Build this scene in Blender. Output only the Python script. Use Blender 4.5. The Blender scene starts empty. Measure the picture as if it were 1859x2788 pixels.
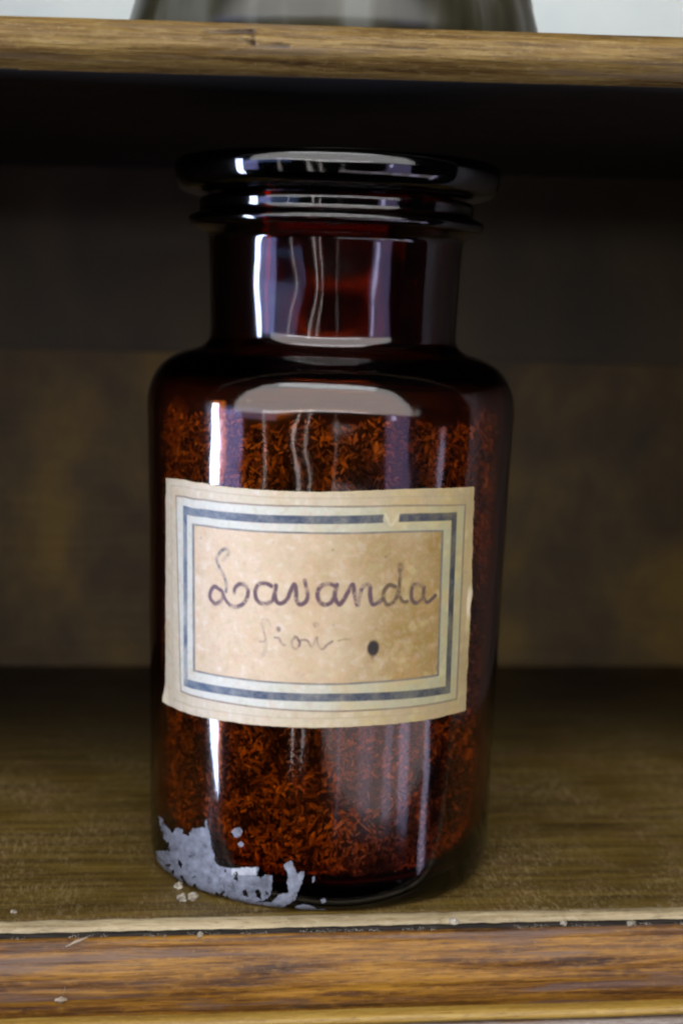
import bpy, bmesh, math, random
import numpy as np
from mathutils import Vector, Matrix, noise
from mathutils.bvhtree import BVHTree
random.seed(7); rng = np.random.default_rng(7)
S = bpy.context.scene
COL = S.collection

# ------------------------------------------------------------------ camera
IW, IH, FPX = 1859, 2788, 4500.0
th, ro = math.radians(7.0), math.radians(1.7)
CAM = np.array([.0049, -.543, .184])
F = np.array([0, math.cos(th), -math.sin(th)]); R0 = np.array([1., 0, 0]); U0 = np.array([0, math.sin(th), math.cos(th)])
RP = R0*math.cos(ro)+U0*math.sin(ro); UP = U0*math.cos(ro)-R0*math.sin(ro)
cam = bpy.data.cameras.new('camera'); co = bpy.data.objects.new('camera', cam); COL.objects.link(co)
cam.sensor_fit = 'VERTICAL'; cam.sensor_height = 36; cam.lens = FPX/IH*36
cam.clip_start = .01; cam.clip_end = 50
M = Matrix(((RP[0], UP[0], -F[0], CAM[0]), (RP[1], UP[1], -F[1], CAM[1]), (RP[2], UP[2], -F[2], CAM[2]), (0, 0, 0, 1)))
co.matrix_world = M
S.camera = co
cam.dof.use_dof = True; cam.dof.focus_distance = .492; cam.dof.aperture_fstop = 9.0

# ------------------------------------------------------------------ render settings, world
S.view_settings.view_transform = 'Standard'; S.view_settings.look = 'None'
S.view_settings.exposure = 0; S.view_settings.gamma = 1
cy = S.cycles
cy.use_denoising = True
try: cy.denoiser = 'OPENIMAGEDENOISE'
except Exception: pass
cy.max_bounces = 14; cy.transmission_bounces = 12; cy.glossy_bounces = 6; cy.diffuse_bounces = 4
cy.sample_clamp_indirect = 6; cy.pixel_filter_type = 'BLACKMAN_HARRIS'; cy.filter_width = 2.3
wd = bpy.data.worlds.new('World'); S.world = wd; wd.use_nodes = True
bg = wd.node_tree.nodes['Background']; bg.inputs[0].default_value = (.5, .52, .7, 1); bg.inputs[1].default_value = .022

# ------------------------------------------------------------------ lamps: the windows and bright room in front of the cabinet, plus added fills
def lamp(name, az, elev, dist, w, h, rad, col, shape='RECTANGLE', label=None):
    """az: degrees from the bottle's view of the camera, + to the right; rad: radiance; w,h in degrees."""
    a, e = math.radians(az), math.radians(elev)
    d = Vector((math.sin(a)*math.cos(e), -math.cos(a)*math.cos(e), math.sin(e)))
    L = bpy.data.lights.new(name, 'AREA'); L.shape = shape
    L.size = 2*dist*math.tan(math.radians(w/2)); L.size_y = 2*dist*math.tan(math.radians(h/2))
    m = max(col); c = [x/m for x in col]; L.color = c
    L.energy = rad*m*math.pi*L.size*L.size_y
    o = bpy.data.objects.new(name, L); COL.objects.link(o)
    o.location = Vector((0, 0, .13))+d*dist
    o.rotation_euler = (-d).to_track_quat('-Z', 'Y').to_euler()
    return o
lamp('bright_room_lamp', -3, 5, 2.5, 112, 112, 3.1, (1, .985, .97), 'ELLIPSE')
lamp('window_head_lamp', -8, 7.5, 2.1, 62, 2.0, 9, (1, .97, .95))
lamp('left_window_lamp', -72.5, -7, 1.8, 8.5, 36, 40, (.74, .86, 1.2))
lamp('left_curtain_lamp', -62, -3, 1.8, 17, 15, 4.4, (.45, .45, 1.0))
lamp('right_window_lamp', 43, -3.5, 1.9, 16, 15, 1.6, (.6, .5, 1.0))
lamp('right_window_gap_lamp', 38.5, 0, 1.8, 2.2, 6, 8, (.75, .75, 1.1))
lamp('right_low_window_lamp', 71, -16, 1.7, 4, 18, 3.2, (.75, .68, 1.0))
lamp('low_room_lamp', 36, -17, 1.6, 66, 11, 1.5, (1, .88, .92))
for a_, w_, r_ in ((12, 1.2, 1.6), (29, 9, .7), (44, 5, 1.3), (55, 6, 2.2)): lamp('window_pane_lamp', a_, -16.5, 1.55, w_, 12, r_, (.72, .70, 1.15))
lamp('window_slit_lamp', -39, -4, 1.8, .9, 26, 6, (1, .92, .9)); lamp('top_fill_lamp', -3, 54, 2.2, 50, 9, 4.5, (.97, .98, 1)); lamp('blue_fill_lamp', -48, 4, 1.9, 34, 12, 1.5, (.3, .48, 1))  # high lamp and blue lamp added to brighten the shoulder glint and stopper sheen
for a_, w_, r_ in ((-19, .9, 9), (-12.5, .8, 7), (4, .5, 2.5)): lamp('window_slit_lamp', a_, -4, 1.8, w_, 30, r_, (1, .93, .9))

# ------------------------------------------------------------------ helpers
def px_ray(x, y):
    d = F*FPX+RP*(x-IW/2)-UP*(y-IH/2); return d/np.linalg.norm(d)
def on_z(x, y, z):
    d = px_ray(x, y); return CAM+d*(z-CAM[2])/d[2]
PSI = math.radians(8.0); E1 = np.array([math.cos(PSI), math.sin(PSI), 0]); E2 = np.array([-math.sin(PSI), math.cos(PSI), 0])
def on_local(x, y, yl):
    d = px_ray(x, y); t = (yl-E2@CAM)/(E2@d); p = CAM+d*t
    return np.array([p@E1, p@E2, p[2]])
def mesh_obj(name, verts, faces, mat=None, parent=None, smooth=True):
    me = bpy.data.meshes.new(name); me.from_pydata([tuple(v) for v in verts], [], faces); me.update()
    if smooth: me.polygons.foreach_set('use_smooth', [True]*len(me.polygons))
    if mat: me.materials.append(mat)
    o = bpy.data.objects.new(name, me); COL.objects.link(o)
    if parent: o.parent = parent
    return o
def tag(o, label=None, cat=None, group=None, kind=None):
    if label: o['label'] = label
    if cat: o['category'] = cat
    if group: o['group'] = group
    if kind: o['kind'] = kind
    return o
def empty(name, loc=(0, 0, 0), rz=0):
    o = bpy.data.objects.new(name, None); COL.objects.link(o); o.location = loc; o.rotation_euler = (0, 0, rz); o.empty_display_size = .02
    return o
def fbm(x, y, z, o=4):
    return noise.fractal(Vector((x, y, z)), .9, 2.0, o)

# node helper
class N:
    def __init__(s, name):
        s.m = bpy.data.materials.new(name); s.m.use_nodes = True; s.t = s.m.node_tree; s.t.nodes.clear()
        s.out = s.n('ShaderNodeOutputMaterial')
    def n(s, typ, **kw):
        nd = s.t.nodes.new(typ)
        for k, v in kw.items():
            if k.startswith('_'): setattr(nd, k[1:], v)
        return nd
    def l(s, a, b): s.t.links.new(a, b)
    def val(s, sock, v):
        if hasattr(v, 'is_output'): s.l(v, sock)
        else: sock.default_value = v
    def coord(s, scale=(1, 1, 1), kind='Object', rot=(0, 0, 0)):
        c = s.n('ShaderNodeTexCoord'); mp = s.n('ShaderNodeMapping'); s.l(c.outputs[kind], mp.inputs[0])
        mp.inputs['Scale'].default_value = scale; mp.inputs['Rotation'].default_value = rot
        return mp.outputs[0]
    def noise(s, vec, scale, detail=4, rough=.6, dist=0):
        t = s.n('ShaderNodeTexNoise'); s.l(vec, t.inputs['Vector']); t.inputs['Scale'].default_value = scale
        t.inputs['Detail'].default_value = detail; t.inputs['Roughness'].default_value = rough; t.inputs['Distortion'].default_value = dist
        return t.outputs['Fac']
    def ramp(s, fac, stops, interp='LINEAR'):
        r = s.n('ShaderNodeValToRGB'); s.l(fac, r.inputs[0]); e = r.color_ramp.elements; r.color_ramp.interpolation = interp
        while len(e) > 1: e.remove(e[-1])
        e[0].position = stops[0][0]; e[0].color = tuple(stops[0][1])+((1,) if len(stops[0][1]) == 3 else ())
        for p, c in stops[1:]:
            x = e.new(p); x.color = tuple(c)+((1,) if len(c) == 3 else ())
        return r.outputs[0]
    def mix(s, fac, a, b, mode='MIX'):
        x = s.n('ShaderNodeMix', _data_type='RGBA', _blend_type=mode); s.val(x.inputs[0], fac)
        s.val(x.inputs[6], a if hasattr(a, 'is_output') else tuple(a)+(1,)); s.val(x.inputs[7], b if hasattr(b, 'is_output') else tuple(b)+(1,))
        return x.outputs[2]
    def math(s, op, a, b=None):
        x = s.n('ShaderNodeMath', _operation=op); s.val(x.inputs[0], a)
        if b is not None: s.val(x.inputs[1], b)
        return x.outputs[0]
    def bump(s, h, dist, strength=1, normal=None):
        b = s.n('ShaderNodeBump'); s.l(h, b.inputs['Height']); b.inputs['Distance'].default_value = dist; b.inputs['Strength'].default_value = strength
        if normal: s.l(normal, b.inputs['Normal'])
        return b.outputs[0]
    def principled(s, color, rough, bump=None, spec=.5, **kw):
        p = s.n('ShaderNodeBsdfPrincipled'); s.val(p.inputs['Base Color'], color if hasattr(color, 'is_output') else tuple(color)+(1,))
        s.val(p.inputs['Roughness'], rough); s.val(p.inputs['Specular IOR Level'], spec)
        if bump: s.l(bump, p.inputs['Normal'])
        for k, v in kw.items(): s.val(p.inputs[k.replace('_', ' ')], v)
        s.l(p.outputs[0], s.out.inputs[0]); return p
BLK = (0, 0, 0); WHT = (1, 1, 1)

def wood_mat(name, stops, grain=1.0, rough=.45, spec=.5, speck=None, bumpd=.0004, streak_scale=(2.2, 30, 30), streaks=None, coat=0, chip_dark=False):
    k = N(name)
    c = k.coord(streak_scale); c2 = k.coord((6*grain, 160, 160)); c3 = k.coord((1, 1, 1))
    a = k.noise(c, 3.2, 6, .62, .6); b = k.noise(c2, 5, 4, .7)
    v = k.math('ADD', k.math('MULTIPLY', a, .6), k.math('MULTIPLY', b, .4))
    col = k.ramp(v, stops)
    blot = k.ramp(k.noise(c3, 28, 5, .6), [(.35, BLK), (.7, WHT)])
    col = k.mix(k.math('MULTIPLY', blot, .22), col, stops[0][1])
    pore = k.ramp(k.noise(k.coord((110, 1100, 1100)), 1.6, 2, .6), [(.56, BLK), (.66, WHT)])
    col = k.mix(k.math('MULTIPLY', pore, .55), col, stops[0][1])
    mot = k.ramp(k.noise(k.coord((150, 420, 420)), 1.3, 4, .75), [(.50, BLK), (.68, WHT)])
    col = k.mix(k.math('MULTIPLY', mot, .38), col, stops[-1][1])
    if streaks:
        s_ = k.ramp(k.noise(k.coord((3.0, 45, 45)), 4.2, 5, .6, .4), [(.54, BLK), (.62, WHT)])
        col = k.mix(k.math('MULTIPLY', s_, .7), col, streaks)
    if speck:
        sp = k.ramp(k.noise(c3, 900, 2, .5), [(.68, BLK), (.76, WHT)])
        col = k.mix(k.math('MULTIPLY', sp, .4), col, speck)
    if chip_dark:
        at = k.n('ShaderNodeAttribute'); at.attribute_name = 'chip_dark'
        col = k.mix(at.outputs['Fac'], col, (.028, .022, .024))
    fine = k.noise(k.coord((40, 700, 700)), 2.0, 3, .7)
    h = k.math('ADD', k.math('MULTIPLY', v, 1.0), k.math('MULTIPLY', fine, .35))
    r = k.math('ADD', k.math('MULTIPLY', k.noise(c3, 60, 4, .7), .3), rough-.15)
    k.principled(col, r, k.bump(h, bumpd), spec, Coat_Weight=coat, Coat_Roughness=.25)
    return k.m

M_shelf = N('shelf_top_wood')
def build_shelf_mat(k):
    # worn varnished top: olive brown with fine scuffs running front to back
    c = k.coord((1, 1, 1))
    g = k.noise(k.coord((4, 70, 70)), 4, 5, .6, .5)
    base = k.ramp(g, [(.3, (.030, .016, .003)), (.5, (.074, .045, .007)), (.72, (.135, .088, .014))])
    scf = k.noise(k.coord((420, 90, 90), rot=(0, 0, .3)), 2.2, 4, .75, 1.2)
    scm = k.ramp(scf, [(.50, BLK), (.60, WHT)])
    patch = k.ramp(k.noise(c, 22, 4, .6), [(.38, BLK), (.68, WHT)])
    col = k.mix(k.math('MULTIPLY', k.math('MULTIPLY', scm, patch), .85), base, (.25, .19, .085))
    red = k.ramp(k.noise(c, 45, 3, .6), [(.52, BLK), (.75, WHT)])
    col = k.mix(k.math('MULTIPLY', red, .45), col, (.11, .05, .022))
    dust = k.ramp(k.noise(c, 1500, 2, .5), [(.62, BLK), (.7, WHT)])
    col = k.mix(k.math('MULTIPLY', dust, .22), col, (.4, .36, .28))
    h = k.math('ADD', scf, k.math('MULTIPLY', k.noise(c, 900, 3, .6), .4))
    k.principled(col, k.math('ADD', k.math('MULTIPLY', patch, .18), .42), k.bump(h, .00025), .3)
build_shelf_mat(M_shelf); M_shelf = M_shelf.m
M_lip = wood_mat('worn_lipping_wood', [(.34, (.08, .058, .026)), (.45, (.19, .145, .075)), (.56, (.30, .235, .13)), (.7, (.42, .35, .22))], speck=(.55, .5, .42), rough=.55)
M_rail = wood_mat('varnished_rail_wood', [(.38, (.028, .010, .003)), (.46, (.095, .036, .004)), (.52, (.18, .078, .008)), (.64, (.30, .145, .016))],
                  rough=.45, streaks=(.085, .052, .042), speck=(.26, .17, .08), bumpd=.0006, spec=.35, streak_scale=(5, 75, 75))
M_bead = wood_mat('rubbed_bead_wood', [(.3, (.11, .055, .008)), (.5, (.23, .135, .02)), (.7, (.36, .24, .055))], rough=.5)
M_low = wood_mat('lower_rail_wood', [(.3, (.06, .03, .012)), (.5, (.15, .12, .10)), (.7, (.26, .22, .20))], rough=.4, streaks=(.12, .05, .01))
M_upper = wood_mat('upper_shelf_wood', [(.36, (.045, .022, .005)), (.46, (.11, .062, .015)), (.56, (.18, .112, .030)), (.72, (.27, .19, .075))],
                   rough=.5, speck=(.35, .28, .18), streaks=(.12, .08, .045), bumpd=.0006, streak_scale=(5, 70, 70), spec=.3, chip_dark=True)
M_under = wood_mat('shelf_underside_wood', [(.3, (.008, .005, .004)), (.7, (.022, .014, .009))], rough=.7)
k = N('back_panel_wood'); c = k.coord((1, 1, 1))
g = k.ramp(k.noise(k.coord((7, 7, 5)), 2.6, 5, .62, .15), [(.32, (.020, .012, .004)), (.5, (.054, .032, .008)), (.68, (.105, .062, .008))])
k.principled(g, .6, k.bump(k.noise(k.coord((8, 80, 80)), 3, 4), .0006), .3); M_back = k.m
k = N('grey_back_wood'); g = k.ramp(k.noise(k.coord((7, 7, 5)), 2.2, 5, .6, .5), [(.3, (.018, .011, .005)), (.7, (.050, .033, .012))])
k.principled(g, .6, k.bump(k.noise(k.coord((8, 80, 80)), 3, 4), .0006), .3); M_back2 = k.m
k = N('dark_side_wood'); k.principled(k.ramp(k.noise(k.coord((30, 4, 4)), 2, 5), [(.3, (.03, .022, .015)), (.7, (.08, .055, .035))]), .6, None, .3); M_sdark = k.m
k = N('side_panel_wood')
k.principled(k.ramp(k.noise(k.coord((30, 4, 4)), 2, 5), [(.3, (.13, .11, .10)), (.7, (.26, .22, .20))]), .55, None, .4); M_side = k.m
k = N('white_painted_panel'); k.principled(k.ramp(k.noise(k.coord(), 12, 4), [(.3, (.52, .58, .61)), (.7, (.62, .68, .68))]), .6); M_white = k.m

# unseen dark blocker, added to mask the lower half of the elliptical lamp
k = N('lamp_mask_dark'); k.principled((.03, .025, .022), .8, None, .2); M_mask = k.m
wa = math.radians(-3); dd_ = np.array([math.sin(wa), -math.cos(wa), 0]); pp_ = np.array([math.cos(wa), math.sin(wa), 0])
wv_ = []
for dist_ in (2.3, 2.36):
    for sx, z_ in ((-5, -3.2), (5, -3.2), (5, .13+2.3*math.tan(math.radians(5.5))), (-5, .13+2.3*math.tan(math.radians(5.5)))):
        wv_.append(dd_*dist_+pp_*sx+np.array([0, 0, z_]))
wo_ = mesh_obj('lamp_mask', wv_, [(0, 1, 2, 3), (7, 6, 5, 4), (0, 4, 5, 1), (1, 5, 6, 2), (2, 6, 7, 3), (3, 7, 4, 0)], M_mask, None, False)
tag(wo_, kind='structure')

# ------------------------------------------------------------------ cabinet
YF = -.0610; YB = .2965
cab = empty('wooden_cabinet', (0, 0, 0), PSI)
tag(cab, 'old wooden display cabinet with two worn shelves and a dark back panel', 'cabinet')

def profile_strip(name, prof, x0, x1, nx, mat, disp=None, parent=cab, zfun=None, close=True):
    """sweep a (y,z) profile along local x; disp(x,y,z,s)->(dy,dz)"""
    xs = np.linspace(x0, x1, nx); vs = []; n = len(prof)
    for x in xs:
        for i, (y, z) in enumerate(prof):
            dy, dz = disp(x, y, z) if disp else (0, 0)
            vs.append((x, y+dy, z+dz+(zfun(x) if zfun else 0)))
    fs = []
    for a in range(nx-1):
        for i in range(n if close else n-1):
            j = (i+1) % n
            fs.append((a*n+i, (a+1)*n+i, (a+1)*n+j, a*n+j))
    fs.append(tuple(range(n))); fs.append(tuple(range((nx-1)*n, nx*n))[::-1])
    return mesh_obj(name, vs, fs, mat, parent)
def arc(cy_, cz_, r, a0, a1, n):
    return [(cy_+r*math.cos(math.radians(a0+(a1-a0)*i/n)), cz_+r*math.sin(math.radians(a0+(a1-a0)*i/n))) for i in range(n+1)]
X0, X1 = -.24, .25
# lower shelf board (behind its lipping)
YL = -.0560
prof = [(YB, 0), (YB, -.018), (YL, -.018), (YL, -.0005)]+[(YL+.0005, 0)]+[(YL+t, 0) for t in (.003, .01, .03, .08, .16)]
o = profile_strip('lower_shelf_board', prof, X0, X1, 240, M_shelf,
    disp=lambda x, y, z: (0, .00022*fbm(x*60, y*30, 0) if z > -.001 else 0))
# pale lipping strip along the shelf front: slightly proud, rounded and chipped
def lip_d(x, y, z):
    f = 1 if z > -.004 else 0
    ch = max(0, fbm(x*130, 3.1, y*40, 3)-.35)*.0012
    return (.0002*fbm(x*90, y*300, 4)+ (ch if y < -.0605 else 0), f*(.00025*fbm(x*110, y*420, 1)-ch*.8))
prof = [(YL-.0003, -.016), (YL-.0003, -.0001), (YL-.0008, .0004), (YL-.0018, .0005), (YL-.0028, .0003), (-.0600, -.0001), (-.0609, -.0005), (-.0614, -.0011), (-.0616, -.0020), (-.0616, -.016)]
profile_strip('shelf_lipping', prof, X0, X1, 520, M_lip, disp=lip_d)
# strip between lipping and rail, the gap's shade put into its dark colour
k = N('groove_shade'); k.principled(k.ramp(k.noise(k.coord((40, 400, 400)), 3, 4), [(.35, (.006, .005, .005)), (.7, (.035, .028, .024))]), .8, None, .2); M_groove = k.m
profile_strip('dark_groove', [(-.0617, -.014), (-.0617, -.0016), (-.0626, -.0021), (-.0634, -.0023), (-.0640, -.0024), (-.0640, -.014)], X0, X1, 420, M_groove,
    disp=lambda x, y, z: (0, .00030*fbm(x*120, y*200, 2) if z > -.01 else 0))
# front rail: a soft nosing below and in front of the lipping
def rail_d(x, y, z):
    f = 1 if y < -.0635 else .4
    d = .00055*fbm(x*7, 9, z*230, 4)+.00022*fbm(x*26, 2, z*900, 4)
    return (-d*f*1.3, d*.3)
prof = [(-.0545, -.031), (-.0640, -.0310), (-.0660, -.0310), (-.0672, -.0290), (-.0686, -.0262)]
rp = []
for i in range(25):
    t = i/24; z = -.0255+t*(.0255-.0036); y = -.0668-.0032*math.sin(math.pi*min(1, (t*1.08)))**.7
    rp.append((y, z))
top = [(-.0664, -.0028), (-.0656, -.0023), (-.0649, -.0021), (-.0641, -.0023), (-.0641, -.004), (-.0641, -.031)]
profile_strip('front_rail', rp+top[:], X0, X1, 420, M_rail, disp=rail_d)
# rubbed bead under it and the lower rail
bead = arc(-.0700, -.0274, .0019, -100, -260, 10)[::1]
bead = [(-.0640, -.0256)]+[(-.0664, -.0256), (-.0688, -.0258), (-.0706, -.0264), (-.0714, -.0276), (-.0708, -.0288), (-.0690, -.0294), (-.0640, -.0294)]
profile_strip('rubbed_bead', bead, X0, X1, 300, M_bead, disp=lambda x, y, z: (.0003*fbm(x*30, y*50, z*300), .0003*fbm(x*22, 5, z*100)))
prof = [(-.0630, -.0296), (-.0686, -.0297), (-.0706, -.0302), (-.0712, -.0318), (-.0712, -.060), (-.0630, -.060)]
profile_strip('lower_rail', prof, X0, X1, 200, M_low, disp=lambda x, y, z: (.0004*fbm(x*12, z*90, 0), 0))
# carcass
def box(name, a, b, mat, parent=cab, bev=.0006):
    bm = bmesh.new(); bmesh.ops.create_cube(bm, size=1)
    for v in bm.verts: v.co = Vector([a[i]+(v.co[i]+.5)*(b[i]-a[i]) for i in range(3)])
    bmesh.ops.bevel(bm, geom=bm.edges[:], offset=bev, segments=2, affect='EDGES')
    me = bpy.data.meshes.new(name); bm.to_mesh(me); bm.free(); me.materials.append(mat)
    o = bpy.data.objects.new(name, me); COL.objects.link(o); o.parent = parent; return o
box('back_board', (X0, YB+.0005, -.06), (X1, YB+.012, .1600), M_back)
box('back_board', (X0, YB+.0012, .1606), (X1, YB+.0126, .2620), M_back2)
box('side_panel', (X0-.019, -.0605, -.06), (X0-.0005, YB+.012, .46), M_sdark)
box('side_panel', (X1+.0005, -.0605, -.06), (X1+.019, YB+.012, .46), M_side)
box('upper_back_panel', (X0, YB+.0005, .2624), (X1, YB+.012, .52), M_white)

# upper shelf: rounded nose, sagging towards the left, with a chip in its front edge
ZU = .2642; TH = .0142
def zsag(x): return .0214*(x+.0076)
chip = on_local(640, 88, -.0600), on_local(685, 96, -.0600), on_local(740, 127, -.0600)
def seg_d(x, z, a, b):
    ax, az, bx, bz = a[0], a[2], b[0], b[2]; dx, dz = bx-ax, bz-az; t = max(0, min(1, ((x-ax)*dx+(z-az)*dz)/(dx*dx+dz*dz)))
    return math.hypot(x-ax-t*dx, z-az-t*dz), t
CH = [(on_local(560, 88, -.06), on_local(690, 84, -.06), .0007, .0015), (on_local(650, 104, -.06), on_local(692, 118, -.06), .0006, .0012),
      (on_local(688, 84, -.06), on_local(692, 120, -.06), .0005, .0011), (on_local(690, 124, -.06), on_local(785, 126, -.06), .0006, .00045),
      (on_local(930, 122, -.06), on_local(1160, 134, -.06), .0002, .0004)]
def up_d(x, y, z):
    d = .00045*fbm(x*8, 1, z*190, 4)+.0002*fbm(x*30, 7, z*700, 4)
    dy = -d*1.3 if y < -.052 else 0
    if y < -.05:
        for a, b, w, dep in CH:
            D, t = seg_d(x, z+zsag(x), a, b)
            if D < w*3: dy += dep*math.exp(-(D/w)**2)*(.4+.6*t)
    return (dy, d*.25 if y < -.052 else 0)
prof = [(YB-.0005, 0), (YB-.0005, -TH+.001), (-.0500, -TH+.001)]
nose = []
for i in range(41):
    t = i/40; a = math.pi*t
    # squarish nose, softer underneath
    z = -TH+TH*t; y = -.0600+.0062*(abs(2*t-1.22)**2.2)
    nose.append((y, z))
prof = prof+nose+[(-.0550, .0001), (-.045, 0), (-.02, 0), (.05, 0)]
prof = [(y, z+ZU) for y, z in prof]
us = profile_strip('upper_shelf', prof, X0, X1, 760, M_upper, disp=up_d, zfun=zsag)
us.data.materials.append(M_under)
da = us.data.attributes.new('chip_dark', 'FLOAT', 'POINT'); dv = []  # mask that darkens the colour inside the chips and cracks
for v in us.data.vertices:
    m_ = 0
    if v.co.y < -.05:
        for a, b, w, dep in CH:
            D, t = seg_d(v.co.x, v.co.z, a, b)
            if D < w*3: m_ = max(m_, math.exp(-(D/w/.9)**2)*(.45+.55*t))
    dv.append(m_*.9)
da.data.foreach_set('value', dv)
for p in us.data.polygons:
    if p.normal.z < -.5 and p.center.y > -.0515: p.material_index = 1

# ------------------------------------------------------------------ storage jar on the upper shelf (only its foot shows)
def lathe(name, prof, mat, parent=None, n=160, cap=True):
    vs = []; fs = []
    for r, z in prof:
        for i in range(n):
            a = 2*math.pi*i/n; vs.append((r*math.cos(a), r*math.sin(a), z))
    m = len(prof)
    for j in range(m-1):
        for i in range(n):
            fs.append((j*n+i, j*n+(i+1) % n, (j+1)*n+(i+1) % n, (j+1)*n+i))
    if cap:
        vs += [(0, 0, prof[0][1]), (0, 0, prof[-1][1])]; A = len(vs)-2
        for i in range(n):
            fs.append((A, (i+1) % n, i)); fs.append((A+1, (m-1)*n+i, (m-1)*n+(i+1) % n))
    return mesh_obj(name, vs, fs, mat, parent)
k = N('olive_glazed_glass')
g = k.ramp(k.noise(k.coord((1, 1, .1)), 55, 3, .5), [(.38, (.008, .007, .001)), (.5, (.022, .021, .010)), (.62, (.07, .072, .062))])
k.principled(g, .3, None, .5); M_olive = k.m
jl = on_local(365, 20, .052); jr = on_local(1438, 50, .052)
cx = (jl[0]+jr[0])/2; rj = (jr[0]-jl[0])/2
wp = E1*cx+E2*.052
jar = empty('storage_jar', (wp[0], wp[1], ZU+zsag(cx)+.0006))
tag(jar, 'dark olive glass storage jar on the upper shelf, only its foot in view', 'jar')
lathe('jar_body', [(rj*.90, 0), (rj*.99, .001), (rj*1.03, .004), (rj*1.035, .010), (rj*1.02, .016), (rj*.995, .022), (rj*.975, .030), (rj*.96, .06), (rj*.96, .14), (rj*.9, .16), (rj*.6, .172), (rj*.55, .178)], M_olive, jar, 128)
lathe('lid', [(rj*.56, .1785), (rj*.66, .180), (rj*.66, .192), (rj*.5, .198), (rj*.2, .200)], M_olive, jar, 96)

# ------------------------------------------------------------------ the bottle
bot = empty('apothecary_bottle', (.0004, 0, 0))
tag(bot, 'amber glass apothecary bottle with flat glass stopper and handwritten Lavanda label', 'bottle')
mm = .001
outer = [(50, 0.0), (52.2, .1), (53.9, .8), (55.2, 2.0), (56.1, 4.0), (56.6, 7), (56.8, 12), (57.0, 22), (57.3, 40), (57.8, 69), (58.6, 105), (59.2, 130), (59.8, 146),
         (60.0, 152.5), (59.5, 156.5), (58.3, 160.2), (56.6, 163.2), (54.2, 165.9), (51.2, 167.9), (47.8, 169.3), (44.4, 170.3), (42.0, 171.4), (40.6, 173.2), (40.1, 176),
         (40.3, 185), (40.7, 196), (41.0, 203), (41.3, 205.6), (42.3, 207.0), (44.8, 208.1), (46.9, 209.2), (47.7, 210.6), (47.5, 212.0), (46.3, 212.9), (44.7, 213.5), (44.2, 214.6), (44.35, 217.4), (43.6, 218.4)]
def spl(pts, sub=4):
    P = np.array(pts, float); out = []
    for i in range(len(P)-1):
        p0 = P[max(0, i-1)]; p1 = P[i]; p2 = P[i+1]; p3 = P[min(len(P)-1, i+2)]
        for s_ in range(sub):
            t = s_/sub
            out.append(.5*((2*p1)+(-p0+p2)*t+(2*p0-5*p1+4*p2-p3)*t*t+(-p0+3*p1-3*p2+p3)*t**3))
    out.append(P[-1]); return [tuple(x) for x in out]
outer_s = spl(outer, 4)
inner = [(38.5, 218.6), (37.0, 217.5), (36.2, 214), (34.4, 203), (33.6, 192), (33.6, 178), (34.4, 171.5), (37.5, 167.6), (43.0, 165.4), (48.6, 163.6), (53.3, 161.4), (55.6, 157.0), (56.3, 151), (55.9, 140),
         (54.9, 105), (54.0, 69), (53.3, 30), (52.6, 16), (50.5, 8.5), (45, 5.5), (30, 5.8), (10, 7)]
inner_s = spl(inner, 3)
base_in = [(10, 2.6), (30, 1.9), (44, .9)]
full = base_in+outer_s+[(41, 218.8)]+inner_s
full = [(r*mm, z*mm) for r, z in full]
k = N('amber_glass')
gl = k.n('ShaderNodeBsdfPrincipled'); gl.inputs['Base Color'].default_value = (1, 1, 1, 1); gl.inputs['Transmission Weight'].default_value = 1
gl.inputs['IOR'].default_value = 1.52; gl.inputs['Roughness'].default_value = .08
wv = k.noise(k.coord((1, 1, .28)), 34, 2, .5, .3); wv2 = k.noise(k.coord((1, 1, .5)), 120, 2, .5)
# a local ripple in the hand-made glass, left of centre: tilts the surface sideways by a few degrees, varying with height
oc = k.coord(); sx_ = k.n('ShaderNodeSeparateXYZ'); k.l(oc, sx_.inputs[0])
xr = k.math('ADD', sx_.outputs[0], .009); g_ = k.math('EXPONENT', k.math('MULTIPLY', k.math('MULTIPLY', xr, xr), -1/(.013**2)))
cz_ = k.n('ShaderNodeCombineXYZ'); k.l(sx_.outputs[2], cz_.inputs[2]); wz = k.math('SUBTRACT', k.noise(cz_.outputs[0], 44, 1, .4), .5)
rip = k.math('MULTIPLY', k.math('MULTIPLY', k.math('MULTIPLY', xr, g_), wz), .30)
mr_ = k.n('ShaderNodeMapRange'); k.l(sx_.outputs[2], mr_.inputs[0]); mr_.inputs[1].default_value = .075; mr_.inputs[2].default_value = .11; rip = k.math('MULTIPLY', rip, mr_.outputs[0])
b1 = k.bump(rip, 1.0)
k.l(k.bump(k.math('ADD', wv, k.math('MULTIPLY', wv2, .12)), .00055, normal=b1), gl.inputs['Normal'])
va = k.n('ShaderNodeVolumeAbsorption'); va.inputs['Color'].default_value = (.880, .71, .13, 1); va.inputs['Density'].default_value = 1200
k.l(gl.outputs[0], k.out.inputs[0]); k.l(va.outputs[0], k.out.inputs[1]); M_glass = k.m
M_stop = M_glass.copy(); M_stop.name = 'deep_amber_glass'
for nd in M_stop.node_tree.nodes:
    if nd.type == 'VOLUME_ABSORPTION': nd.inputs['Density'].default_value = 14000
def lathe_glass(name, prof, parent, n=224):
    o = lathe(name, prof, M_glass, parent, n, cap=True); return o
body = lathe_glass('glass_body', full, bot)
# stopper: thick flat disc, rounded rim, with its ground plug
stop = [(20, 219.6), (38, 219.4), (46, 219.6), (49.2, 220.2), (50.9, 221.4), (51.9, 223.2), (52.3, 225.4), (52.4, 227.4), (52.1, 229.0), (51.2, 230.2), (49.4, 230.7), (46, 230.9), (20, 231), (5, 231)]
plug = [(5, 206.0), (31, 206.0), (34.6, 206.6), (35.3, 208), (35.6, 215), (35.9, 219.0), (37.5, 219.45)]
stp = lathe_glass('glass_stopper', [(r*mm, z*mm) for r, z in plug+spl(stop, 4)[3:]], bot); stp.data.materials[0] = M_stop
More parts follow.
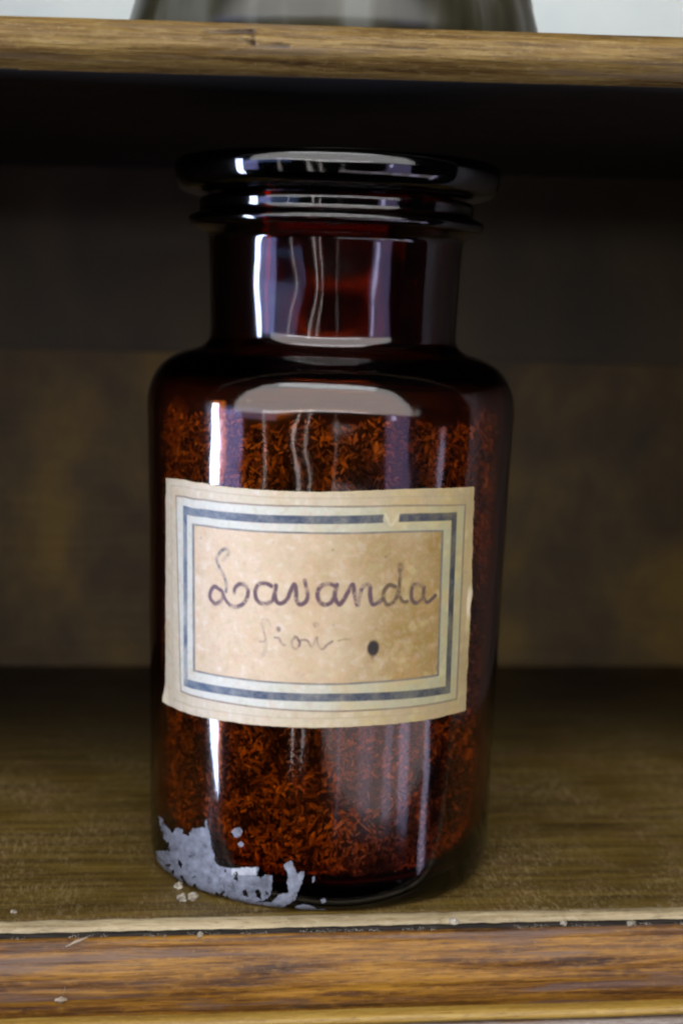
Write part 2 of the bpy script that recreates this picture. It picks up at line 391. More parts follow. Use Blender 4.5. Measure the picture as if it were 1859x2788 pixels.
# BVH of the outer surface for laying paper on it
bmv = []; nb = 720
for r, z in outer_s:
    for i in range(nb):
        a = 2*math.pi*i/nb; bmv.append(Vector((r*mm*math.cos(a)+.0004, r*mm*math.sin(a), z*mm)))
bvf = [(j*nb+i, j*nb+(i+1) % nb, (j+1)*nb+(i+1) % nb, (j+1)*nb+i) for j in range(len(outer_s)-1) for i in range(nb)]
BV = BVHTree.FromPolygons(bmv, bvf)
def hit(x, y):
    p, n_, i, d = BV.ray_cast(Vector(CAM), Vector(px_ray(x, y)))
    return p, n_
RR = np.array(outer_s)
zz = RR[:, 1]*mm; rr = RR[:, 0]*mm
def rad(z): return np.interp(z, zz, rr)
def to_sz(x, y):                     # photo point -> (angle*58mm, z) on the bottle wall
    p, n_ = hit(x, y); a = math.atan2(p.x-.0004, -p.y); return a*.058, p.z

# ---- label ----
top_px = [(454, 1302), (486, 1304), (505, 1306), (530, 1313), (560, 1316), (600, 1323), (650, 1328), (700, 1333), (770, 1337), (850, 1339), (930, 1338), (1000, 1336), (1080, 1332), (1150, 1330), (1220, 1329), (1289, 1325)]
bot_px = [(452, 1908), (462, 1920), (475, 1926), (495, 1935), (520, 1945), (560, 1954), (600, 1961), (650, 1968), (700, 1974), (780, 1979), (850, 1981), (930, 1980), (1000, 1976), (1080, 1970), (1150, 1961), (1210, 1949), (1265, 1934)]
T = np.array([to_sz(*p) for p in top_px]); B = np.array([to_sz(*p) for p in bot_px])
NU, NV = 480, 370
ua = np.linspace(0, 1, NU); vb = np.linspace(0, 1, NV)
def resamp(P):
    s = (P[:, 0]-P[0, 0])/(P[-1, 0]-P[0, 0]); return np.stack([np.interp(ua, s, P[:, 0]), np.interp(ua, s, P[:, 1])], 1)
Tr, Br = resamp(T), resamp(B)
G = Tr[None]*(1-vb[:, None, None])+Br[None]*vb[:, None, None]           # NV,NU,2 (s,z)
# slightly ragged edges
def rag(n, amp, sc, seed): return np.array([amp*fbm(i/n*sc, seed, 0, 4) for i in range(n)])
eL, eR = rag(NV, .00035, 14, 1), rag(NV, .00045, 16, 2)
eR += -.0012*np.exp(-((vb-.62)/.05)**2)*0 + .0006*np.exp(-((vb-.47)/.03)**2)
wl = np.clip(1-ua/.03, 0, 1)[None]; wr = np.clip(1-(1-ua)/.03, 0, 1)[None]
G[..., 0] += eL[:, None]*wl+eR[:, None]*wr
eT, eB = rag(NU, .0002, 20, 3), rag(NU, .0002, 20, 4)
G[..., 1] += eT[None]*np.clip(1-vb[:, None]/.03, 0, 1)+eB[None]*np.clip(1-(1-vb[:, None])/.03, 0, 1)
ang = G[..., 0]/.058; Zg = G[..., 1]
wr_ = np.array([[fbm(G[j, i, 0]*90, G[j, i, 1]*90, 3.0, 3) for i in range(0, NU, 8)] for j in range(0, NV, 8)])
ji = np.linspace(0, wr_.shape[0]-1.001, NV); ii = np.linspace(0, wr_.shape[1]-1.001, NU)
j0 = ji.astype(int); i0 = ii.astype(int); fj = (ji-j0)[:, None]; fi = (ii-i0)[None]
wrs = (wr_[j0][:, i0]*(1-fj)*(1-fi)+wr_[j0+1][:, i0]*fj*(1-fi)+wr_[j0][:, i0+1]*(1-fj)*fi+wr_[j0+1][:, i0+1]*fj*fi)
lift = .00030+.00007*wrs
lift += .0010*np.exp(-(ua[None]/.02)**2)*np.exp(-((1-vb[:, None])/.05)**2)      # lower left corner curls off
lift += .0005*np.exp(-((1-ua[None])/.02)**2)*np.exp(-((vb[:, None]-.5)/.25)**2)
RG = rad(Zg)+lift
PX = .0004+RG*np.sin(ang); PY = -RG*np.cos(ang)
V = np.stack([PX, PY, Zg], -1).reshape(-1, 3)
# label px positions -> fractional grid (for laying out the print)
S2 = G[..., 0]*1000; Z2 = G[..., 1]*1000                                 # mm
def mmpt(x, y): s, z = to_sz(x, y); return s*1000, z*1000
def mmline(pts): return np.array([mmpt(*p) for p in pts])
def ab(x, y):
    s, z = mmpt(x, y); d = (S2-s)**2+(Z2-z)**2; j, i = np.unravel_index(np.argmin(d), d.shape); return ua[i], vb[j]
def dist_poly(P, sub=None):
    """min distance (mm) from every grid vertex to polyline P"""
    D = np.full(S2.shape, 9.0)
    for k_ in range(len(P)-1):
        a, b = P[k_], P[k_+1]; lo = np.minimum(a, b)-2.5; hi = np.maximum(a, b)+2.5
        js = np.where((Z2.max(1) >= lo[1]) & (Z2.min(1) <= hi[1]))[0]; is_ = np.where((S2.max(0) >= lo[0]) & (S2.min(0) <= hi[0]))[0]
        if not len(js) or not len(is_): continue
        sl = (slice(js[0], js[-1]+1), slice(is_[0], is_[-1]+1))
        dx, dz = b-a; L = dx*dx+dz*dz+1e-9
        t = np.clip(((S2[sl]-a[0])*dx+(Z2[sl]-a[1])*dz)/L, 0, 1)
        D[sl] = np.minimum(D[sl], np.hypot(S2[sl]-a[0]-t*dx, Z2[sl]-a[1]-t*dz))
    return D
def gridnoise(sc, seed, oct_=4, step=4):
    w = np.array([[fbm(S2[j, i]*sc, Z2[j, i]*sc, seed, oct_) for i in range(0, NU, step)] for j in range(0, NV, step)])
    ji = np.linspace(0, w.shape[0]-1.001, NV); ii = np.linspace(0, w.shape[1]-1.001, NU)
    j0 = ji.astype(int); i0 = ii.astype(int); fj = (ji-j0)[:, None]; fi = (ii-i0)[None]
    return (w[j0][:, i0]*(1-fj)*(1-fi)+w[j0+1][:, i0]*fj*(1-fi)+w[j0][:, i0+1]*(1-fj)*fi+w[j0+1][:, i0+1]*fj*fi)
n1 = gridnoise(.06, 1.3); n2 = gridnoise(.25, 5.7); n3 = gridnoise(1.1, 9.1, 3, 2); n4 = gridnoise(.1, 15.2)
def ss(x, a, b): t = np.clip((x-a)/(b-a), 0, 1); return t*t*(3-2*t)
AU, VBG = np.meshgrid(ua, vb)
def rect(pTL, pTM, pTR, pBR, pBM, pBL, fold=.5):
    c = [ab(*p) for p in (pTL, pTM, pTR, pBR, pBM, pBL)]
    return c
def side_masks(c, wt, wb, wl, wr, soft=.18):
    """signed band around a rectangle given in (a,b); widths in mm -> coverage 0..1 and inside mask"""
    (a0, b0), (am, bm_), (a1, b1), (a2, b2), (an, bn), (a3, b3) = c
    Wmm = S2[0, -1]-S2[0, 0]; Hmm = Z2[0, NU//2]-Z2[-1, NU//2]
    tq = np.interp(AU, [a0, am, a1], [b0, bm_, b1]); bq = np.interp(AU, [a3, an, a2], [b3, bn, b2])
    lq = a0+(a3-a0)*(VBG-b0)/(b3-b0); rq = a1+(a2-a1)*(VBG-b1)/(b2-b1)
    dt = (VBG-tq)*Hmm; db = (bq-VBG)*Hmm; dl = (AU-lq)*Wmm; dr = (rq-AU)*Wmm      # + inside, mm from centre line
    def band(d, w): return 1-ss(np.abs(d), w/2-soft/2, w/2+soft/2)
    inh = (dl > -wl/2) & (dr > -wr/2); inv = (dt > -wt/2) & (db > -wb/2)
    m = np.maximum(np.maximum(band(dt, wt)*inh, band(db, wb)*inh), np.maximum(band(dl, wl)*inv, band(dr, wr)*inv))
    inside = np.minimum(np.minimum(dt, db), np.minimum(dl, dr))
    return m, inside, (dt, db, dl, dr)
o1 = rect((482, 1350), (824, 1378), (1264, 1374), (1240, 1903), (915, 1936), (494, 1880))
o2 = rect((506, 1389), (824, 1414), (1235, 1405), (1217, 1877), (915, 1898), (508, 1857))
o3 = rect((528, 1427), (824, 1450), (1202, 1444), (1190, 1837), (915, 1862), (530, 1826))
m1, in1, _ = side_masks(o1, .55, .55, .55, .7, .3)
m2, in2, dd = side_masks(o2, 2.5, 2.5, 1.9, 2.2, .25)
m3, in3, _ = side_masks(o3, .6, .6, 1.1, .85, .3)
m0 = np.zeros_like(m1)
c0 = rect((468, 1322), (824, 1356), (1277, 1347), (1253, 1918), (915, 1955), (474, 1902)); m0, _, _ = side_masks(c0, .3, .3, .3, .4, .3)
print('label mm', S2[0, -1]-S2[0, 0], Z2[0, NU//2]-Z2[-1, NU//2])
col = np.zeros(S2.shape+(3,))
def lay(c, m):
    global col
    col = col*(1-m[..., None])+np.array(c)*m[..., None]
warm = ss(AU, .25, 1.0)  # rightward staining, with the side light's falloff painted into the colour
col[:] = (.42, .385, .30)
lay((.29, .225, .10), np.clip(warm*.9+.15*n1, 0, 1))
frame = ss(in1, -.2, .3)
lay((.43, .455, .42), frame*(1-.55*warm)*.95); lay((.30, .30, .18), frame*warm*1.0); lay((.34, .30, .12), (1-ss(in3, -.1, .2))*ss(n4, -.2, .5)*warm*.45)
inside = ss(in3, -.1, .2)
lay((.455, .365, .255), inside*(1-warm*.3))
lay((.235, .158, .045), inside*np.clip(warm*1.12+.25*n1, 0, 1))
lay((.47, .40, .31), inside*ss(n2, 0.05, .6)*.35*(1-.9*warm))
lay((.42, .27, .12), ss(n4, .1, .7)*.22)
lay((.55, .50, .22), ss(n2, .15, .7)*.25*warm)
lay((.36, .26, .18), ss(n3, .35, .8)*.25); n5 = gridnoise(.55, 21.3, 4, 3); n6 = gridnoise(.45, 33.7, 4, 3)
lay((.46, .31, .22), ss(n5, .05, .6)*.28*(1-.4*warm)); lay((.34, .33, .17), ss(-n5, .05, .6)*.26); lay((.55, .50, .46), ss(n6, .15, .7)*.34*(1-.85*warm)); lay((.26, .20, .14), ss(-n6, .2, .7)*.22)
fade = np.clip(.86+.22*n2+.1*n3, 0, 1)
lay((.13, .10, .08), m1*.9*fade); lay((.26, .22, .15), m0*.7*fade)
blue = np.stack([np.interp(AU, [0, .35, 1], [.05, .035, .034]), np.interp(AU, [0, .35, 1], [.09, .052, .036]), np.interp(AU, [0, .35, 1], [.155, .09, .04])], -1)
gap = np.ones_like(m2)
gp = mmline([(1048, 1400), (1060, 1428)]); gq = mmline([(1085, 1400), (1066, 1430)]); gd = np.minimum(dist_poly(gp), dist_poly(gq))
gc = np.array(mmpt(1064, 1412)); gap = 1-np.clip(1-ss(np.hypot(S2-gc[0], (Z2-gc[1])*.8), 2.2, 2.7), 0, 1)
leftpale = 1-.35*ss(-(dd[2]), -1.6, -.4)*0
mm2 = m2*gap*np.clip(.88+.2*n2+.12*n3, 0, 1); mm2 = mm2*(1-.45*((dd[2] < 1.2)*ss(-n1+VBG*.3, -.1, .5)))
col = col*(1-mm2[..., None])+blue*mm2[..., None]
lay((.50, .47, .36), np.clip(1-ss(gd, .15, .6), 0, 1)*.5)
lay((.085, .09, .10), m3*.92*fade)
# handwriting
def cr(pts, sub=6): return np.array([p for p in spl(pts, sub)])
def Apt(L, ox=550, oy=1470, s=4.48): return [(ox+x/s, oy+y/s) for x, y in L]
INK = (.085, .05, .062)
def stroke(L, w, inten, c=INK, **kw):
    P = cr(Apt(L, **kw)); P = np.array([mmpt(*p) for p in P]); D = dist_poly(P); w = w*(1.75 if kw.get('s') is None else 1.35); inten = inten*(1.65 if kw.get('s') is None else 1.0)
    m = (1-ss(D, w*.2, w))*inten*np.clip(.82+.75*n2+.5*n3+.35*n6, .28, 1.15); lay(c, np.clip(m, 0, 1))
Bk = dict(ox=850, oy=1470); Ck = dict(ox=650, oy=1660, s=3.484)
stroke([(262, 245), (318, 195), (338, 140), (298, 105), (228, 148), (188, 235), (214, 320), (258, 400), (292, 480), (308, 560), (300, 630)], .52, .62, (.12, .11, .11))
stroke([(240, 615), (165, 568), (118, 620), (108, 700), (165, 775), (232, 745), (265, 680), (244, 622)], .58, .8)
stroke([(262, 665), (308, 750), (370, 803), (440, 812), (510, 775), (556, 700), (566, 612), (530, 550), (462, 538), (410, 588), (398, 640)], .58, .72)
stroke([(850, 560), (780, 530), (700, 540), (656, 620), (665, 710), (710, 765), (780, 775), (850, 745), (886, 660), (905, 555), (893, 680), (922, 762), (980, 770), (1040, 720), (1080, 630), (1128, 540), (1150, 620), (1152, 720), (1192, 785), (1262, 755), (1292, 680), (1268, 560), (1255, 495)], .58, .74)
stroke([(290, 562), (200, 533), (112, 560), (65, 640), (80, 740), (150, 790), (230, 760), (276, 670), (300, 545), (272, 650), (290, 740), (330, 785), (380, 730), (430, 640), (490, 545), (508, 620), (528, 720), (552, 790), (575, 690), (602, 590), (660, 540), (700, 570), (702, 680), (730, 778), (790, 768), (850, 720)], .58, .9, **Bk)
stroke([(1005, 570), (935, 548), (872, 620), (868, 710), (902, 788), (970, 768), (1020, 700), (1044, 600)], .56, .8, (.09, .06, .035), **Bk)
stroke([(1065, 310), (1066, 360)], .85, .65, (.10, .07, .035), **Bk)
stroke([(1066, 360), (1065, 440), (1056, 560), (1058, 660), (1092, 748), (1150, 752)], .5, .62, (.09, .06, .035), **Bk)
stroke([(1352, 570), (1280, 538), (1222, 560), (1200, 650), (1220, 750), (1290, 762), (1340, 690), (1356, 570), (1346, 680), (1388, 757), (1440, 725), (1490, 678)], .56, .85, (.085, .055, .045), **Bk)
stroke([(306, 160), (275, 98), (222, 100), (236, 190), (258, 270), (240, 300), (200, 300)], .42, .38, **Ck)
stroke([(258, 270), (262, 340), (230, 440)], .6, .16, **Ck)
stroke([(345, 262), (385, 270), (408, 318), (440, 335)], .5, .5, **Ck)
stroke([(378, 180), (380, 186)], .85, .7, **Ck)
stroke([(538, 255), (505, 300), (515, 355), (548, 368), (580, 325), (562, 275), (538, 255)], .5, .75, **Ck)
stroke([(575, 290), (630, 285), (660, 300), (690, 350), (715, 320), (742, 262), (748, 320), (790, 372), (840, 330), (885, 300)], .46, .62, **Ck)
stroke([(732, 136), (735, 142)], 1.0, .85, **Ck)
stroke([(945, 292), (1010, 278), (1062, 278)], .4, .42, (.12, .07, .04), **Ck)
stroke([(200, 450), (270, 400), (330, 440)], .9, .1, **Ck)
bc = np.array(mmpt(1015, 1764)); lay((.018, .015, .013), (1-ss(np.hypot((S2-bc[0])/1.95, (Z2-bc[1])/2.5)+.05*n3, .72, 1.18)))
bc2 = np.array(mmpt(1013, 1788)); lay((.02, .015, .012), .35*(1-ss(np.hypot((S2-bc2[0])/.8, (Z2-bc2[1])/1.4), .4, 1.2)))
for x, y, r, a in ((1049, 1516, .55, .7), (906, 1497, .6, .45), (1025, 1514, .4, .25), (549, 1465, .7, .35), (745, 1476, .6, .2), (640, 1620, .5, .2), (908, 1702, .7, .22), (1120, 1552, .5, .2), (1025, 1712, .9, .18)):
    c_ = np.array(mmpt(x, y)); lay((.13, .09, .05), (1-ss(np.hypot(S2-c_[0], Z2-c_[1]), r*.3, r*1.1))*a)
# a scuffed bit at the right edge, light smear bottom
c_ = np.array(mmpt(1272, 1640)); lay((.62, .56, .42), (1-ss(np.hypot((S2-c_[0])/1.2, (Z2-c_[1])/6), .5, 1.1))*.7)
c_ = np.array(mmpt(1262, 1558)); lay((.25, .2, .12), (1-ss(np.hypot((S2-c_[0])/1.6, (Z2-c_[1])/.5), .5, 1.2))*.6)
edge = np.minimum(np.minimum(AU, 1-AU)*95, np.minimum(VBG, 1-VBG)*68)
lay((.40, .31, .17), (1-ss(edge+.6*n2, 0, .9))*.35)
col = np.clip(col*np.array([.90, .865, .84]), 0, 1)
nV = len(V)
idx = np.arange(NU*NV).reshape(NV, NU)
q = np.stack([idx[:-1, :-1], idx[1:, :-1], idx[1:, 1:], idx[:-1, 1:]], -1).reshape(-1, 4)
bd = np.concatenate([idx[0, :], idx[1:, -1], idx[-1, ::-1][1:], idx[::-1, 0][1:-1]])
RB = (rad(Zg)+.00004).reshape(-1)[bd]; ab_ = ang.reshape(-1)[bd]
Vb = np.stack([.0004+RB*np.sin(ab_), -RB*np.cos(ab_), Zg.reshape(-1)[bd]], -1)
ib = np.arange(len(bd)); q2 = np.stack([bd, np.roll(bd, -1), nV+np.roll(ib, -1), nV+ib], -1)
Vall = np.vstack([V, Vb]); Q = np.vstack([q, q2]); call = np.vstack([col.reshape(-1, 3), col.reshape(-1, 3)[bd]])
def fast_mesh(name, V, Q, mat, parent, colors=None):
    me = bpy.data.meshes.new(name); me.vertices.add(len(V)); me.vertices.foreach_set('co', V.astype(np.float32).ravel())
    me.loops.add(Q.size); me.loops.foreach_set('vertex_index', Q.astype(np.int32).ravel()); me.polygons.add(len(Q))
    me.polygons.foreach_set('loop_start', np.arange(0, Q.size, Q.shape[1], dtype=np.int32)); me.update(calc_edges=True)
    me.polygons.foreach_set('use_smooth', [True]*len(Q))
    if colors is not None:
        at = me.color_attributes.new('ink', 'FLOAT_COLOR', 'POINT'); at.data.foreach_set('color', np.hstack([colors, np.ones((len(colors), 1))]).astype(np.float32).ravel())
    me.validate(); me.materials.append(mat); o = bpy.data.objects.new(name, me); COL.objects.link(o); o.parent = parent
    return o
k = N('aged_paper'); at = k.n('ShaderNodeAttribute'); at.attribute_name = 'ink'
fib = k.noise(k.coord(), 900, 4, .7)
colr = k.mix(.12, at.outputs['Color'], k.ramp(fib, [(.3, (.3, .3, .3)), (.7, (.75, .75, .75))]), 'OVERLAY')
k.principled(colr, .55, k.bump(k.math('ADD', fib, k.math('MULTIPLY', k.noise(k.coord(), 160, 4), 1.2)), .00012), .3); M_paper = k.m
lab = fast_mesh('paper_label', Vall-np.array([.0004, 0, 0]), Q, M_paper, bot, call)
lab['label'] = 'aged cream paper label with blue border reading Lavanda fiori in faded ink'

# ---- torn remnant of an older label at the foot ----
Dz = lambda L: np.array([(400+x/2.8, 2200+y/2.8) for x, y in L])
poly = Dz([(88, 55), (112, 75), (140, 125), (172, 165), (200, 190), (215, 165), (240, 148), (268, 158), (285, 195), (312, 215), (330, 180), (350, 158), (385, 142), (425, 140), (442, 150), (448, 92), (462, 95), (472, 160), (490, 240), (500, 320), (525, 400), (560, 440), (630, 452), (700, 448), (790, 450), (862, 455), (845, 490), (842, 520), (870, 525), (905, 500), (960, 508), (950, 590), (935, 660), (915, 700), (960, 680), (1010, 648), (1075, 640), (1068, 560), (1072, 500), (1040, 440), (1066, 410), (1092, 395), (1112, 420), (1128, 460), (1150, 490), (1180, 482), (1202, 478), (1190, 540), (1170, 580), (1160, 620), (1130, 690), (1085, 725), (1060, 745), (1000, 758), (900, 755), (800, 738), (720, 720), (650, 708), (640, 685), (560, 665), (460, 640), (350, 605), (285, 575), (240, 545), (190, 505), (140, 470), (100, 430), (75, 385), (70, 335), (100, 318), (150, 325), (185, 330), (160, 280), (135, 220), (112, 150)])
holes = [Dz([(235, 385), (262, 395), (280, 430), (262, 455), (240, 430)]), Dz([(150, 420), (185, 425), (175, 450), (152, 445)]), Dz([(250, 510), (275, 515), (320, 575), (330, 600), (300, 590), (265, 550)]),
         Dz([(845, 500), (890, 492), (900, 515), (860, 530)]), Dz([(725, 630), (755, 620), (765, 655), (735, 665)]), Dz([(820, 630), (850, 615), (880, 650), (870, 690), (835, 670)]), Dz([(920, 690), (990, 650), (1000, 665), (940, 712), (860, 712), (820, 710), (900, 698)]), Dz([(190, 470), (215, 480), (205, 505), (185, 495)])]
isl = [Dz([(640, 175), (665, 150), (700, 140), (728, 165), (722, 205), (690, 225), (665, 215), (655, 195)]), Dz([(690, 262), (715, 245), (740, 262), (735, 290), (708, 292)]), Dz([(1120, 742), (1180, 730), (1250, 738), (1290, 762), (1440, 772), (1430, 790), (1280, 786), (1150, 775)]), Dz([(1255, 520), (1275, 510), (1285, 550), (1265, 570)]), Dz([(1320, 690), (1345, 680), (1365, 712), (1340, 725)])]
def inpoly(P, X, Y):
    c = np.zeros(X.shape, bool); n = len(P)
    for i in range(n):
        x1, y1 = P[i]; x2, y2 = P[(i+1) % n]
        if y1 == y2: continue
        c ^= ((y1 > Y) != (y2 > Y)) & (X < (x2-x1)*(Y-y1)/(y2-y1)+x1)
    return c
st = 1.5
gx = np.arange(418, 925, st); gy = np.arange(2212, 2489, st); GX, GY = np.meshgrid(gx, gy)
jx = np.array([[fbm(a*.06, b*.06, 1.7, 4) for a in gx] for b in gy])*4.5; jy = np.array([[fbm(a*.06, b*.06, 8.7, 4) for a in gx] for b in gy])*4.5
Mk = inpoly(poly, GX+jx, GY+jy)
for h_ in holes: Mk &= ~inpoly(h_, GX+jx*.8, GY+jy*.8)
hn = np.array([[fbm(a*.035+9, b*.035, 4.2, 5) for a in gx] for b in gy]); ed = np.clip((GY-2300)/160, 0, 1)
Mk &= ~(hn > .60-.08*ed)
for h_ in isl: Mk |= inpoly(h_, GX+jx*.6, GY+jy*.6)
hv = {}; RV = []; RC = []; RQ = []
def rv(j, i):
    if (j, i) not in hv:
        p, n_ = hit(gx[i], gy[j])
        if p is None: return None
        w = fbm(gx[i]*.05, gy[j]*.05, 3, 4); w2 = fbm(gx[i]*.25, gy[j]*.25, 6, 3)
        hv[(j, i)] = len(RV); RV.append(p+n_*(.00018+.00006*w)-Vector((.0004, 0, 0)))
        t = max(0, min(1, .5+.55*w+.25*w2)); hb = .16 if (632 < gx[i] < 698 and 2361 < gy[j] < 2382) else 0; RC.append([.075+.10*t+hb, .08+.11*t+hb, .10+.135*t+hb])
    return hv[(j, i)]
for j in range(len(gy)-1):
    for i in range(len(gx)-1):
        if Mk[j, i]:
            qd = [rv(j, i), rv(j+1, i), rv(j+1, i+1), rv(j, i+1)]
            if None not in qd: RQ.append(qd)
M_rem = N('chalky_paper_remnant'); at = M_rem.n('ShaderNodeAttribute'); at.attribute_name = 'ink'
M_rem.principled(at.outputs['Color'], .6, M_rem.bump(M_rem.noise(M_rem.coord(), 300, 4, .6), .00018), .4, Coat_Weight=.7, Coat_Roughness=.16); 
pr_ = [n for n in M_rem.t.nodes if n.type == 'BSDF_PRINCIPLED'][0]
al_ = M_rem.ramp(M_rem.noise(M_rem.coord(), 260, 6, .75), [(.30, (.5, .5, .5)), (.48, (1, 1, 1))]); al2 = M_rem.ramp(M_rem.noise(M_rem.coord((1, 1, 1)), 70, 4, .7), [(.34, (.55, .55, .55)), (.5, (1, 1, 1))])
M_rem.l(M_rem.math('MULTIPLY', al_, al2), pr_.inputs['Alpha'])
M_rem = M_rem.m
rem = fast_mesh('label_remnant', np.array([tuple(v) for v in RV]), np.array(RQ), M_rem, bot, np.array(RC))
rem['label'] = 'torn greyish scrap of an older label stuck to the bottle foot'

# ------------------------------------------------------------------ dried lavender inside
k = N('dried_lavender'); at = k.n('ShaderNodeAttribute'); at.attribute_name = 'ink'
k.principled(at.outputs['Color'], .7, None, .2); M_lav = k.m
ZT = .1525
def rin(z): return np.interp(z, [.009, .016, .03, .069, .105, .140, .151, .157], [.049, .0515, .0526, .0533, .0542, .0552, .0555, .0548])
def bud(L, w, n=4):
    v = []; f = []
    rings = [(-1, .25), (-.45, .9), (.25, 1.0), (1.0, .35)]
    for t, r in rings:
        for i in range(n): a = 2*math.pi*i/n; v.append((r*w*math.cos(a), r*w*math.sin(a), t*L))
    for j in range(len(rings)-1):
        for i in range(n): f.append((j*n+i, j*n+(i+1) % n, (j+1)*n+(i+1) % n, (j+1)*n+i))
    return np.array(v), np.array(f)
bv, bf = bud(1, 1)
NB = 34000; VV = []; FF = []; CC = []
for b in range(NB):
    z = .0085+(ZT-.0085)*rng.random(); a = rng.uniform(-math.pi*.62, math.pi*.62) if b % 5 else rng.uniform(-math.pi, math.pi)
    topw = .0045*fbm(math.sin(a)*3, math.cos(a)*3, 2, 3)
    if z > ZT-.002+topw: z -= .012
    L = rng.uniform(.0005, .0014); w = rng.uniform(.00022, .00055)
    if rng.random() < .09: L = rng.uniform(.0018, .0038); w = rng.uniform(.00013, .00024)
    if rng.random() < .06: L = rng.uniform(.0015, .0022); w = rng.uniform(.0006, .0009)
    dep = rng.random()**1.6*.0040+.0009
    r = rin(z)-dep-L*.2
    d = rng.normal(size=3); d[:] /= np.linalg.norm(d)
    rad_dir = np.array([math.sin(a), -math.cos(a), 0]); d -= rad_dir*(d@rad_dir)*.8; d /= np.linalg.norm(d)
    u = np.cross(d, [0.3, .5, .8]); u /= np.linalg.norm(u); v_ = np.cross(d, u)
    P = bv[:, [0]]*w*u+bv[:, [1]]*w*v_+bv[:, [2]]*L*d
    P = P+rad_dir*r+np.array([0, 0, z])
    VV.append(P); FF.append(bf+b*len(bv))
    cl = fbm(a*4.5, z*85, 4.4, 4); shade_ = max(.13, min(1.55, (.82+1.0*cl)))
    t = rng.random(); base = np.array([.50, .42, .30]) if t < .45 else (np.array([.30, .22, .16]) if t < .8 else np.array([.75, .66, .48]))
    if rng.random() < .22: base = np.array([.12, .09, .08])
    CC.append(np.repeat((1.4*base*rng.uniform(.4, 1.3)*shade_)[None], len(bv), 0))
lav = fast_mesh('dried_lavender', np.vstack(VV), np.vstack(FF), M_lav, None, np.clip(np.vstack(CC), 0, 1))
lav.location = (.0004, 0, 0)
tag(lav, 'mass of dried lavender buds filling the amber bottle', kind='stuff')
# dark packed core behind the visible buds joins the same heap
cz = np.linspace(.0085, ZT-.004, 24)
core = lathe('core', [(.002, .0083)]+[(float(rin(z))-.0042, float(z)) for z in cz]+[(.03, ZT-.001), (.002, ZT+.001)], M_lav, None, 96)
ca = core.data.color_attributes.new('ink', 'FLOAT_COLOR', 'POINT')
ca.data.foreach_set('color', np.tile(np.array([.05, .035, .025, 1], np.float32), len(core.data.vertices)))
core.parent = lav; core.name = 'packed_core'

# ------------------------------------------------------------------ crumbs, flakes and dust
k = N('pale_plaster'); k.principled(k.ramp(k.noise(k.coord(), 500, 3), [(.3, (.13, .11, .08)), (.7, (.32, .28, .22))]), .8); M_crumb = k.m
def blob(r, seed, flat=.6, sub=2):
    bm = bmesh.new(); bmesh.ops.create_icosphere(bm, subdivisions=sub, radius=1)
    for v in bm.verts:
        n_ = 1+.85*fbm(v.co.x*1.3+seed, v.co.y*1.3, v.co.z*1.3, 3); v.co = Vector((v.co.x*n_*r, v.co.y*n_*r*.8, v.co.z*n_*r*flat))
    vs = [tuple(v.co) for v in bm.verts]; fs = [tuple(v.index for v in f.verts) for f in bm.faces]; bm.free(); return vs, fs
def crumb(name, x, y, r, seed, label, cat, z=0, flat=.6, mat=M_crumb, group=None):
    p = on_z(x, y, z+r*flat*.8); vs, fs = blob(r, seed, flat); o = mesh_obj(name, vs, fs, mat, None, False)
    o.location = (p[0], p[1], z+r*flat*.85); o.rotation_euler = (0, 0, seed); return tag(o, label, cat, group)
crumb('plaster_crumb', 487, 2412, .0015, 1.0, 'upper of two small pale crumbs by the left foot of the bottle', 'crumb')
crumb('plaster_crumb', 495, 2446, .0019, 2.3, 'lower left pale crumb in front of the bottle left foot', 'crumb')
crumb('plaster_crumb', 526, 2441, .0020, 4.1, 'pale crumb lying nearest the torn scrap on the bottle foot', 'crumb')
crumb('plaster_crumb', 38, 2481, .0011, 5.2, 'tiny pale crumb on the shelf at the far left', 'crumb', flat=.3)
crumb('plaster_crumb', 1236, 2508, .0014, 6.2, 'grey lump stuck on the pale shelf edge right of the bottle', 'crumb', z=.0003)
crumb('paint_flake', 545, 2545, .0010, 7.7, 'bright white fleck in the groove left of the bottle', 'flake', z=-.0022, flat=.7)
crumb('paint_flake', 1533, 2514, .0012, 8.8, 'white flake in the groove, left of the two at the right', 'flake', z=-.0022)
crumb('paint_flake', 1716, 2513, .0014, 9.9, 'long white flake in the groove nearest the right edge', 'flake', z=-.0022, flat=.4)
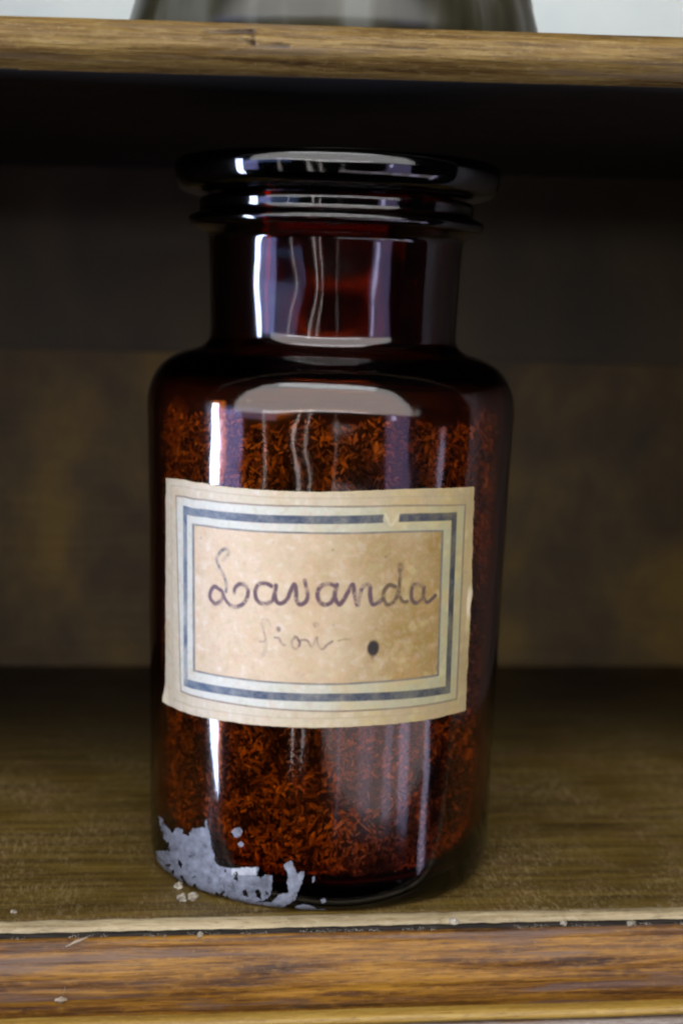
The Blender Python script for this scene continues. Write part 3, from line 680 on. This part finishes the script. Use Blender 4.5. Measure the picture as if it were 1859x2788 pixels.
# dust in the groove and on the shelf: uncountable grit
VV = []; FF = []; n0 = 0
for i in range(1900):
    xl = rng.uniform(-.13, .13)
    if i < 1100: yl, z = rng.normal(-.0644, .0007), -.0020
    elif i < 1500: yl, z = rng.uniform(-.0605, -.0545), .0006
    else: yl, z = rng.uniform(-.054, .02), .0002
    if abs(fbm(xl*60, 0, i > 1100, 3)) < .12 and i < 1100: continue
    r = rng.uniform(.00008, .00022) if i < 1100 else rng.uniform(.00006, .00014)
    p = E1*xl+E2*yl+np.array([0, 0, z])
    if i >= 1100 and math.hypot(p[0], p[1]) < .058: continue
    vs, fs = blob(r, i*.37, .7, 1); VV.append(np.array(vs)+p); FF.append(np.array(fs)+n0); n0 += len(vs)
k = N('grey_grit'); k.principled(k.ramp(k.noise(k.coord(), 300, 3), [(.3, (.08, .065, .05)), (.7, (.30, .27, .22))]), .9); grit = fast_mesh('dust_and_grit', np.vstack(VV), np.vstack(FF), k.m, None)
tag(grit, 'pale dust and grit caught in the groove along the shelf edge', kind='stuff')
# pale splinter and scrape on the rail
def sliver(name, a, b, w, label, cat, t=.0004):
    A = on_local(*a, -.0715); Bp = on_local(*b, -.0708); pts = []; n = 10
    vs = []; fs = []
    for i in range(n+1):
        u = i/n; c_ = A*(1-u)+Bp*u; ww = w*(math.sin(math.pi*(.08+.84*u)))*(1+.3*fbm(u*5, w*900, 0)); c_[2] += .0003*fbm(u*4, 2, w*100)
        for q_ in ((0, ww), (-t, 0), (0, -ww), (t, 0)): vs.append((c_[0]+q_[1]*.3, c_[1]+q_[0], c_[2]+q_[1]))
    for i in range(n):
        for k_ in range(4): fs.append((i*4+k_, (i+1)*4+k_, (i+1)*4+(k_+1) % 4, i*4+(k_+1) % 4))
    fs += [(0, 1, 2, 3), (n*4+3, n*4+2, n*4+1, n*4)]
    return vs, fs
k = N('bare_splinter_wood'); k.principled(k.ramp(k.noise(k.coord((20, 300, 300)), 5, 3), [(.3, (.15, .11, .07)), (.7, (.3, .24, .17))]), .7); M_spl = k.m
for a, b, w in (((180, 2577), (240, 2551), .0007), ((150, 2722), (184, 2722), .0010), ((172, 2712), (178, 2686), .0005)):
    vs, fs = sliver('s', a, b, w, '', ''); o = mesh_obj('scrape_mark', vs, fs, M_spl, cab)
    o['label'] = 'pale scrape in the varnish of the front rail'
